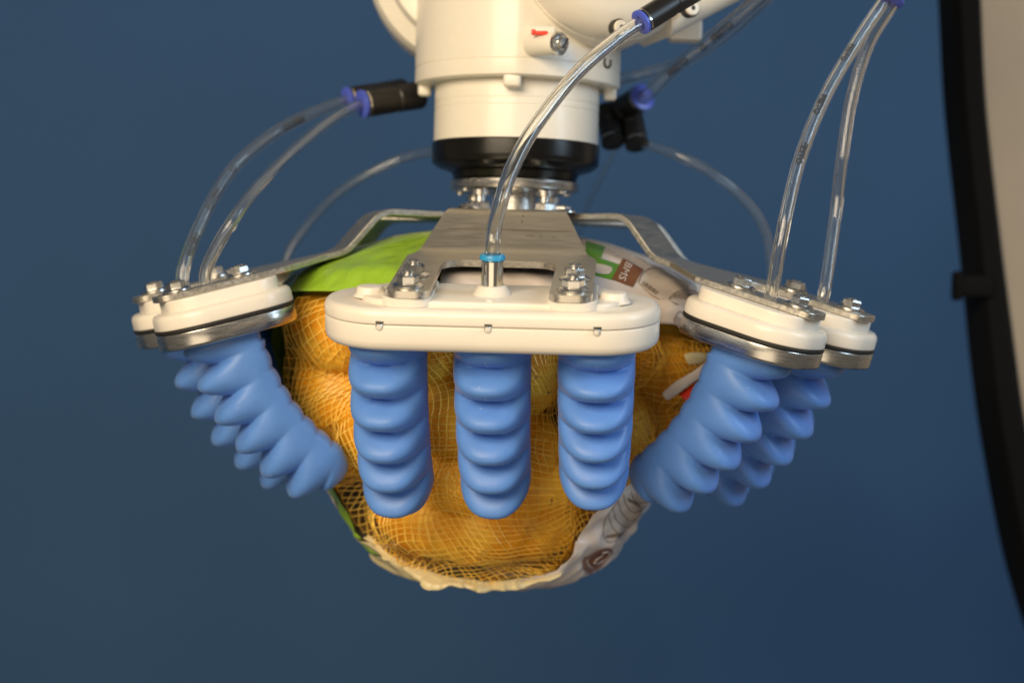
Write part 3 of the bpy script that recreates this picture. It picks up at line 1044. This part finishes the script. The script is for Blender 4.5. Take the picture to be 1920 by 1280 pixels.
def net_pt(phi, z, off=0.0):
    a, b = env(z); r = net_r(phi, z)
    off += fold(phi, z)
    return Vector((BC.x + (a * r + off) * math.sin(R(phi)), BC.y - (b * r + off) * math.cos(R(phi)), z))




def net_layer(name, cell, rad, m, ang, warp, seed, off, patch=None):
    """a woven net: two families of thin strands lying on the potatoes"""
    rn = random.Random(seed)
    mb = MB()
    ca, sa = math.cos(R(ang)), math.sin(R(ang))
    LEN = 150.0     # mm per radian-ish scaling for phi
    def at(p, q):
        # p,q in mm on an unrolled sheet centred on the window
        x, y = p * ca - q * sa, p * sa + q * ca
        w1 = noise.noise(Vector((x * .012, y * .012, seed))); w2 = noise.noise(Vector((x * .012, y * .012, seed + 9)))
        w3 = noise.noise(Vector((x * .05, y * .05, seed + 5)))
        w4 = noise.noise(Vector((x * .028, y * .028, seed + 13)))
        x += warp * w1 + 2.6 * w3 + 9 * w4; y += warp * w2 + 2.2 * w3 - 7 * w4
        z = -125 + y
        a, _ = env(min(max(z, -238), 20))
        phi = math.degrees(x / max(a, 70))
        return phi, z
    def inside(phi, z):
        if not (-104 < phi < 104 and -233 < z < -26): return False
        return lim(LEFT, z) - 5 < phi < lim(RIGHT, z) + 5
    N = int(420 / cell)
    for fam in (0, 1):
        for i in range(-N // 2, N // 2):
            prev = None
            jit = rn.uniform(-.18, .18) * cell
            for j in range(-N // 2, N // 2 + 1):
                p, q = (i * cell + jit, j * cell) if fam == 0 else (j * cell, i * cell + jit)
                phi, z = at(p, q)
                if not inside(phi, z) or (patch is not None and noise.noise(Vector((p * .018, q * .018, 60.0))) < patch):
                    prev = None; continue
                pt = net_pt(phi, z, off + 7.0 * max(0.0, noise.noise(Vector((p * .022, q * .03, seed + 2))) - .12) + .25 * ((i + j) % 2 if fam else (i + j + 1) % 2) + rn.uniform(0, .3)) - BO
                if prev is not None:
                    d = (pt - prev)
                    if 0.2 < d.length < cell * 3.2:
                        t = d.normalized(); nrm = Vector((math.sin(R(phi)), -math.cos(R(phi)), 0)); b = t.cross(nrm).normalized(); nn = b.cross(t)
                        vs = []
                        for c0_ in (prev, pt):
                            vs += [tuple(c0_ + b * rad), tuple(c0_ - b * rad * .5 + nn * rad * .87), tuple(c0_ - b * rad * .5 - nn * rad * .87)]
                        mb.add(vs, [(0, 1, 4, 3), (1, 2, 5, 4), (2, 0, 3, 5)])
                prev = pt
    o = mb.build(name, m, bag, 80)
    o['kind'] = 'stuff'
    return o


net_layer('net', 4.9, .40, M_['net_fine'], 14, 30, 3, .6)
net_layer('net', 3.9, .30, M_['net'], -24, 36, 11, .3, .02)
# fine knit of the same net, too close to tell its threads apart: an amber cloth that opens in patches
kn = mat('amber_fine_knit', (0.95, 0.46, 0.008), .45)
nt, pb = nodes(kn)
tc = nt.nodes.new('ShaderNodeTexCoord')
n1 = nt.nodes.new('ShaderNodeTexNoise'); n1.inputs['Scale'].default_value = 26; n1.inputs['Detail'].default_value = 3
mr = nt.nodes.new('ShaderNodeMapRange'); mr.inputs['From Min'].default_value = .45; mr.inputs['From Max'].default_value = .66
mr.inputs['To Min'].default_value = .0; mr.inputs['To Max'].default_value = .78
n2 = nt.nodes.new('ShaderNodeTexNoise'); n2.inputs['Scale'].default_value = 300; n2.inputs['Detail'].default_value = 2
m2 = nt.nodes.new('ShaderNodeMapRange'); m2.inputs['From Min'].default_value = .35; m2.inputs['From Max'].default_value = .65; m2.inputs['To Min'].default_value = .55; m2.inputs['To Max'].default_value = 1.0
mu = nt.nodes.new('ShaderNodeMath'); mu.operation = 'MULTIPLY'
tr = nt.nodes.new('ShaderNodeBsdfTranslucent'); tr.inputs[0].default_value = (.98, .48, .012, 1)
tp = nt.nodes.new('ShaderNodeBsdfTransparent')
mA = nt.nodes.new('ShaderNodeMixShader'); mA.inputs[0].default_value = .35
mB = nt.nodes.new('ShaderNodeMixShader')
out_n = nt.nodes['Material Output']
nt.links.new(tc.outputs['Object'], n1.inputs['Vector']); nt.links.new(tc.outputs['Object'], n2.inputs['Vector'])
nt.links.new(n1.outputs['Fac'], mr.inputs[0]); nt.links.new(n2.outputs['Fac'], m2.inputs[0])
nt.links.new(mr.outputs[0], mu.inputs[0]); nt.links.new(m2.outputs[0], mu.inputs[1])
nt.links.new(pb.outputs[0], mA.inputs[1]); nt.links.new(tr.outputs[0], mA.inputs[2])
nt.links.new(mu.outputs[0], mB.inputs[0]); nt.links.new(tp.outputs[0], mB.inputs[1]); nt.links.new(mA.outputs[0], mB.inputs[2])
nt.links.new(mB.outputs[0], out_n.inputs['Surface'])
vs, fs, ix = [], [], {}
for i, z in enumerate(np.linspace(-27, -233, 110)):
    for j, p in enumerate(np.linspace(-104, 104, 130)):
        if lim(LEFT, z) - 4 < p < lim(RIGHT, z) + 4:
            ix[(i, j)] = len(vs)
            vs.append(tuple(net_pt(p, z, .1 + 1.2 * max(0, noise.noise(Vector((p * .08, z * .06, 5)))) + .5 * noise.noise(Vector((p * .3, z * .2, 8)))) - BO))
for (i, j) in ix:
    q = [(i, j), (i, j + 1), (i + 1, j + 1), (i + 1, j)]
    if all(k in ix for k in q): fs.append(tuple(ix[k] for k in q))
mesh('fine_knit', vs, fs, kn, bag, 80)



# film: everything round the back and top, and the printed borders left and right of the window
def film_radius(phi, z):
    """wrinkled film a little outside the envelope"""
    a, b = env(z)
    w = 2.6 * noise.noise(Vector((phi * .05, z * .035, 4.0))) + 1.2 * noise.noise(Vector((phi * .16, z * .11, 9.0)))
    c1 = max(0.0, 1 - 2.6 * abs(noise.noise(Vector((phi * .06 + z * .03, z * .03, 2.0)))))
    c2 = max(0.0, 1 - 2.6 * abs(noise.noise(Vector((phi * .09 - z * .04, z * .05 + phi * .03, 21.0)))))
    w += 4.2 * c1 ** 2 + 2.8 * c2 ** 2
    if z < -145: w += 4.0 * max(0.0, 1 - 2.2 * abs(noise.noise(Vector((phi * .045, z * .02, 71.0))))) ** 1.5
    w -= 1.4
    low = max(0.0, (-140 - z) / 90)
    w += low * 5.0 * noise.noise(Vector((phi * .12, z * .06, 14.0))) + 2.0 * low
    # folded seam flange at the bottom
    return 4.2 + w


def film_pt(phi, z):
    return bag_pt(phi, z, film_radius(phi, z))


film_faces = {'green': [], 'white': [], 'cream': []}
fz = [25.5, 23, 20, 16, 12, 8, 4, 0, -4, -8, -12, -16, -20, -25, -30, -36, -42, -48, -54, -60, -66, -72] + list(range(-80, -150, -8)) + [-150 - 3.0 * k for k in range(28)] + [-234, -237]
fp = np.linspace(-180, 180, 181)
fv, fi = [], {}


def fvert(i, j):
    j = j % 180
    if (i, j) not in fi:
        z, p = fz[i], fp[j]
        # the free edge follows the window outline
        pr, pl = lim(RIGHT, z), lim(LEFT, z)
        fi[(i, j)] = len(fv)
        fv.append(tuple(film_pt(p, z) - BO))
    return fi[(i, j)]


def in_window(p, z):
    if z > LEFT[0][0] and p < 0: return False
    if p <= -30 and z > -24: return False
    if p > -30 and p < 30 and z > -40: return False
    if p >= 30 and z > RIGHT[0][0]: return False
    if z < -231: return False
    return lim(LEFT, z) < p < lim(RIGHT, z)


for i in range(len(fz) - 1):
    for j in range(180):
        pc, zc = (fp[j] + fp[j + 1]) / 2, (fz[i] + fz[i + 1]) / 2
        if in_window(pc, zc): continue
        q = (fvert(i, j), fvert(i, j + 1), fvert(i + 1, j + 1), fvert(i + 1, j))
        edge = zc < -216 and pc < 16 or (pc < 0 and zc < -204 and pc > lim(LEFT, zc) - 9)
        key = 'green' if (-150 < pc < -14 and zc > -140) or (-84 < pc < -40 and zc <= -140) else 'white'
        if edge: key = 'cream'
        film_faces[key].append(q)
# roof and base caps
allf = {k: list(v) for k, v in film_faces.items()}
allf['green'].append(tuple(fvert(0, j) for j in range(180)))
allf['cream'].append(tuple(fvert(len(fz) - 1, j) for j in range(180)))
film_objs = {}
for key, nm in (('green', 'green_film'), ('white', 'white_film'), ('cream', 'bare_film_border')):
    used = sorted({i for q in allf[key] for i in q}); mp = {a: b for b, a in enumerate(used)}
    o = mesh(nm, [fv[i] for i in used], [tuple(mp[i] for i in q) for q in allf[key]], M_[key], bag, 70)
    bm = bmesh.new(); bm.from_mesh(o.data)
    for _ in range(2):
        bv_ = [v for v in bm.verts if v.is_boundary]
        bmesh.ops.smooth_vert(bm, verts=bv_, factor=.5, use_axis_x=True, use_axis_y=True, use_axis_z=True)
    bm.to_mesh(o.data); bm.free()
    sd = o.modifiers.new('smooth', 'SUBSURF'); sd.levels = 1; sd.render_levels = 1
    so = o.modifiers.new('thickness', 'SOLIDIFY'); so.thickness = .0003; so.offset = -1
    film_objs[key] = o
# loose hem of bare film hanging below the window
mb = MB()
hem = []
HEMP, HEMZ = [-84, -74, -68, -60, -46, -28, 0, 26, 42], [-152, -166, -192, -210, -220, -227, -230, -226, -217]
for k in range(0, 71):
    p = -64 + 104 * k / 70 + .8 * math.sin(k * 2.3)
    t = (p + 64) / 104
    z = float(np.interp(p, HEMP, HEMZ))
    q = film_pt(p, z) - BO
    dn = 6.0 + 8.0 * noise.noise(Vector((p * .045, 3, 1))) + 3.0 * noise.noise(Vector((p * .17, 8, 1)))
    dn *= min(1.0, .15 + 3.0 * t, .3 + 3.0 * (1 - t))
    n2 = Vector((math.sin(R(p)), -math.cos(R(p)), 0))
    n = n2 * .45 + Vector((0, 0, -.85))
    wv = 5.0 * noise.noise(Vector((p * .055, 1, 7))) + 1.5 * noise.noise(Vector((p * .16, 1, 3)))
    hem.append([tuple(q - n2 * 4 + Vector((0, 0, 2))), tuple(q - n2 * 2.5), tuple(q + n * dn * .5 + n2 * wv * .6), tuple(q + n * dn + n2 * wv)])
o = mb.loft(hem, False, closed=False).build('bare_film_hem', M_['cream'], bag, 14)
so = o.modifiers.new('thickness', 'SOLIDIFY'); so.thickness = .0003

# added dark core, its colour standing in for the shade between the potatoes
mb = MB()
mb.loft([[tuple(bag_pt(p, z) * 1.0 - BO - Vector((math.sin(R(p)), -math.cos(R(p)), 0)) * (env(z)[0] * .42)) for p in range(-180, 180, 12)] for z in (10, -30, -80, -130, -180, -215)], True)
mb.build('gap_shade_core', M_['inner'], bag, 60)

# ------------------------------------------------------------------ printing on the film (laid on the film surface)
bpy.context.view_layer.update()
dg = bpy.context.evaluated_depsgraph_get()
bvs = []
for key in ('green', 'white', 'cream'):
    oo = film_objs[key].evaluated_get(dg)
    me = oo.to_mesh()
    Mw = film_objs[key].matrix_world
    bvs.append(BVHTree.FromPolygons([Mw @ v.co for v in me.vertices], [tuple(p.vertices) for p in me.polygons]))
    oo.to_mesh_clear()


def on_film(px, py, lift=.35):
    o, d = ray(px, py)
    best = None
    for bt in bvs:
        h = bt.ray_cast(o, d)
        if h[0] is not None and (best is None or h[3] < best[3]): best = h
    if best is None: return None
    n = best[1] if best[1].dot(d) < 0 else -best[1]
    return (best[0] + n * lift * MM) / MM - BO


def decal_quad(name, corners, m, lift=.35, n=10):
    a, b, c, d = [Vector(q) for q in corners]
    vs, ok = [], True
    for i in range(n + 1):
        for j in range(n + 1):
            u, v = i / n, j / n
            q = (a * (1 - u) + b * u) * (1 - v) + (d * (1 - u) + c * u) * v
            vs.append(on_film(q.x, q.y, lift))
    fs = []
    for i in range(n):
        for j in range(n):
            q = (i * (n + 1) + j, (i + 1) * (n + 1) + j, (i + 1) * (n + 1) + j + 1, i * (n + 1) + j + 1)
            if all(vs[k] is not None for k in q) and max((vs[q[0]] - vs[k]).length for k in q) < 14: fs.append(q)
    used = sorted({i for q in fs for i in q}); mp = {x: y for y, x in enumerate(used)}
    if fs: return mesh(name, [vs[i] for i in used], [tuple(mp[i] for i in q) for q in fs], m, bag, 80)


def decal_text(name, word, p0, direction, up, size, m, lift=.6):
    V_, F2 = text_mesh(word)
    d, u = Vector(direction).normalized(), Vector(up).normalized()
    vs = [on_film(p0[0] + d.x * x * size + u.x * y * size, p0[1] + d.y * x * size + u.y * y * size, lift) for x, y, z in V_]
    fs = [f for f in F2 if all(vs[k] is not None for k in f)]
    used = sorted({i for q in fs for i in q}); mp = {x: y for y, x in enumerate(used)}
    if fs: return mesh(name, [vs[i] for i in used], [tuple(mp[i] for i in q) for q in fs], m, bag, 80)


def decal_lines(name, lines, m, w=.3, lift=.45):
    mb = MB()
    for ln in lines:
        pts = [on_film(q.x, q.y, lift) for q in spline([(x, y, 0) for x, y in ln], 6)]
        for a, b in zip(pts, pts[1:]):
            if a is None or b is None or (a - b).length > 9 or (a - b).length < .01: continue
            t = (b - a).normalized(); s_ = t.cross(Vector((0, -1, 0))).normalized() * w
            mb.add([tuple(a + s_), tuple(a - s_), tuple(b - s_), tuple(b + s_)], [(0, 1, 2, 3)])
    if mb.v:
        o = mb.build(name, m, bag, 80)
        o['kind'] = 'stuff'
        return o


def decal_fan(name, pts, m, lift=.35):
    sp_ = spline([(x, y, 0) for x, y in pts + pts[:1]], 5)[:-1]
    cx = sum(q.x for q in sp_) / len(sp_); cy_ = sum(q.y for q in sp_) / len(sp_)
    mb = MB(); K = 6
    rings = []
    for k in range(1, K + 1):
        rings.append([on_film(cx + (q.x - cx) * k / K, cy_ + (q.y - cy_) * k / K, lift) for q in sp_])
    n = len(sp_); vs = [v for r in rings for v in r]; fs = []
    for i in range(K - 1):
        for j in range(n):
            q = (i * n + j, i * n + (j + 1) % n, (i + 1) * n + (j + 1) % n, (i + 1) * n + j)
            if all(vs[x] is not None for x in q) and max((vs[q[0]] - vs[k]).length for k in q) < 14: fs.append(q)
    if all(v is not None for v in rings[0]): fs.append(tuple(range(n)))
    used = sorted({i for q in fs for i in q}); mp = {x: y for y, x in enumerate(used)}
    if fs: return mesh(name, [vs[i] for i in used], [tuple(mp[i] for i in q) for q in fs], m, bag, 80)


decal_quad('green_print', ((1098, 452), (1135, 462), (1127, 484), (1098, 476)), M_['dgreen'])
decal_quad('green_print', ((1098, 476), (1172, 500), (1150, 526), (1098, 512)), M_['dgreen'])
decal_fan('faded_print', [(1112, 494), (1130, 497), (1147, 503), (1142, 514), (1124, 514), (1112, 508)], M_['tone'], .55)
lab_ = decal_quad('brown_label', ((1168, 485), (1206, 506), (1186, 539), (1146, 524)), M_['brown'], .5)
decal_text('label_lettering', 'BMS', (1174, 491), (-.44, .90), (.90, .44), 20.0, M_['white'], .8)
decal_fan('drawing_tone', [(1200, 526), (1214, 508), (1238, 503), (1262, 512), (1290, 532), (1284, 548), (1262, 556), (1240, 562), (1218, 552)], M_['tone'], .25)
L_ = [[(1196, 530), (1206, 512), (1226, 503), (1250, 506), (1275, 520), (1296, 534)], [(1196, 530), (1204, 538), (1218, 552), (1236, 562)],
      [(1254, 562), (1262, 552), (1276, 546), (1294, 545), (1312, 549)], [(1254, 562), (1262, 568), (1272, 572)], [(1262, 600), (1272, 584), (1280, 590), (1276, 606), (1266, 614)]]
for k in range(12):
    x = 1203 + k * 2.3
    L_.append([(x, 534 + k * 1.7), (x + 4 + (k % 3), 528 + k * 1.7)])
for k in range(9):
    x = 1266 + k * 4.5
    L_.append([(x, 548 + abs(k - 3) * .8), (x - 4, 559 + k * .6)])
for k in range(6):
    L_.append([(1266 + k * 3, 592 + k), (1262 + k * 3.4, 612 + k * 2), (1268 + k * 3.4, 622 + k * 2)])
decal_lines('potato_drawing', L_, M_['drawing'], .28)
# sliced potato drawing and oval emblem on the lower right film
decal_fan('drawing_tone', [(1128, 996), (1136, 968), (1152, 946), (1168, 928), (1188, 926), (1204, 944), (1196, 966), (1176, 988), (1152, 1010), (1134, 1014)], M_['tone'], .25)
L_ = [[(1130, 1000), (1134, 974), (1146, 956), (1160, 936)], [(1130, 1000), (1138, 1015), (1154, 1012), (1172, 994), (1192, 972), (1206, 948)],
      [(1140, 962), (1146, 984), (1158, 998), (1168, 998)], [(1148, 950), (1154, 972), (1168, 986), (1180, 986)], [(1158, 938), (1164, 958), (1178, 974), (1192, 972)],
      [(1168, 926), (1174, 946), (1188, 960), (1202, 954)], [(1182, 922), (1188, 936), (1198, 942), (1212, 940)]]
for k in range(16):
    t = k / 15
    L_.append([(1132 + 30 * t, 1008 - 2 * t), (1138 + 30 * t, 1002 - 6 * t)])
    L_.append([(1176 + 22 * t, 932 + 14 * t), (1180 + 22 * t, 940 + 12 * t)])
decal_lines('slices_drawing', L_, M_['drawing'], .26)
decal_fan('emblem', [(1094, 1044), (1108, 1038), (1122, 1030), (1136, 1026), (1146, 1028), (1148, 1036), (1138, 1050), (1126, 1062), (1112, 1074), (1098, 1072), (1092, 1058)], M_['brown_pale'], .4)
decal_fan('emblem_ground', [(1106, 1046), (1120, 1036), (1134, 1030), (1144, 1032), (1140, 1044), (1126, 1056), (1112, 1062), (1104, 1056)], M_['brown'], .6)
decal_lines('emblem_scroll', [[(1100, 1046), (1102, 1056), (1110, 1063)], [(1112, 1054), (1118, 1046), (1128, 1040), (1130, 1034)], [(1112, 1054), (1120, 1054), (1132, 1048), (1142, 1038), (1140, 1032), (1130, 1034)]], M_['white'], .45, .85)

# torn strip of film and red print hanging over the net beside the right fingers
def flap(name, top, bot, Y, m):
    rings = []
    for (a, b) in zip(spline([P(x, y, Y + dy) for x, y, dy in top], 6), spline([P(x, y, Y + dy) for x, y, dy in bot], 6)):
        a, b = a / MM - BO, b / MM - BO
        mid = (a + b) / 2 + Vector((0, -2.0, 0))
        rings.append([tuple(a), tuple(mid), tuple(b)])
    o = MB().loft(rings, False, closed=False).build(name, m, bag, 80)
    sd = o.modifiers.new('smooth', 'SUBSURF'); sd.levels = 2; sd.render_levels = 2
    so = o.modifiers.new('thickness', 'SOLIDIFY'); so.thickness = .0004
    return o


flap('film_strip', [(1240, 738, -4), (1265, 716, 0), (1296, 698, 6), (1332, 672, 12)], [(1252, 752, -4), (1276, 735, 0), (1302, 716, 6), (1336, 700, 12)], -112, M_['white'])
flap('red_film_corner', [(1272, 738, 0), (1290, 726, 3), (1318, 706, 8)], [(1290, 756, 0), (1304, 748, 3), (1322, 738, 8)], -106, M_['red'])
flap('yellow_film_corner', [(1282, 664, 0), (1300, 660, 3), (1328, 662, 8)], [(1290, 684, 0), (1308, 682, 3), (1330, 676, 8)], -108, M_['cream'])
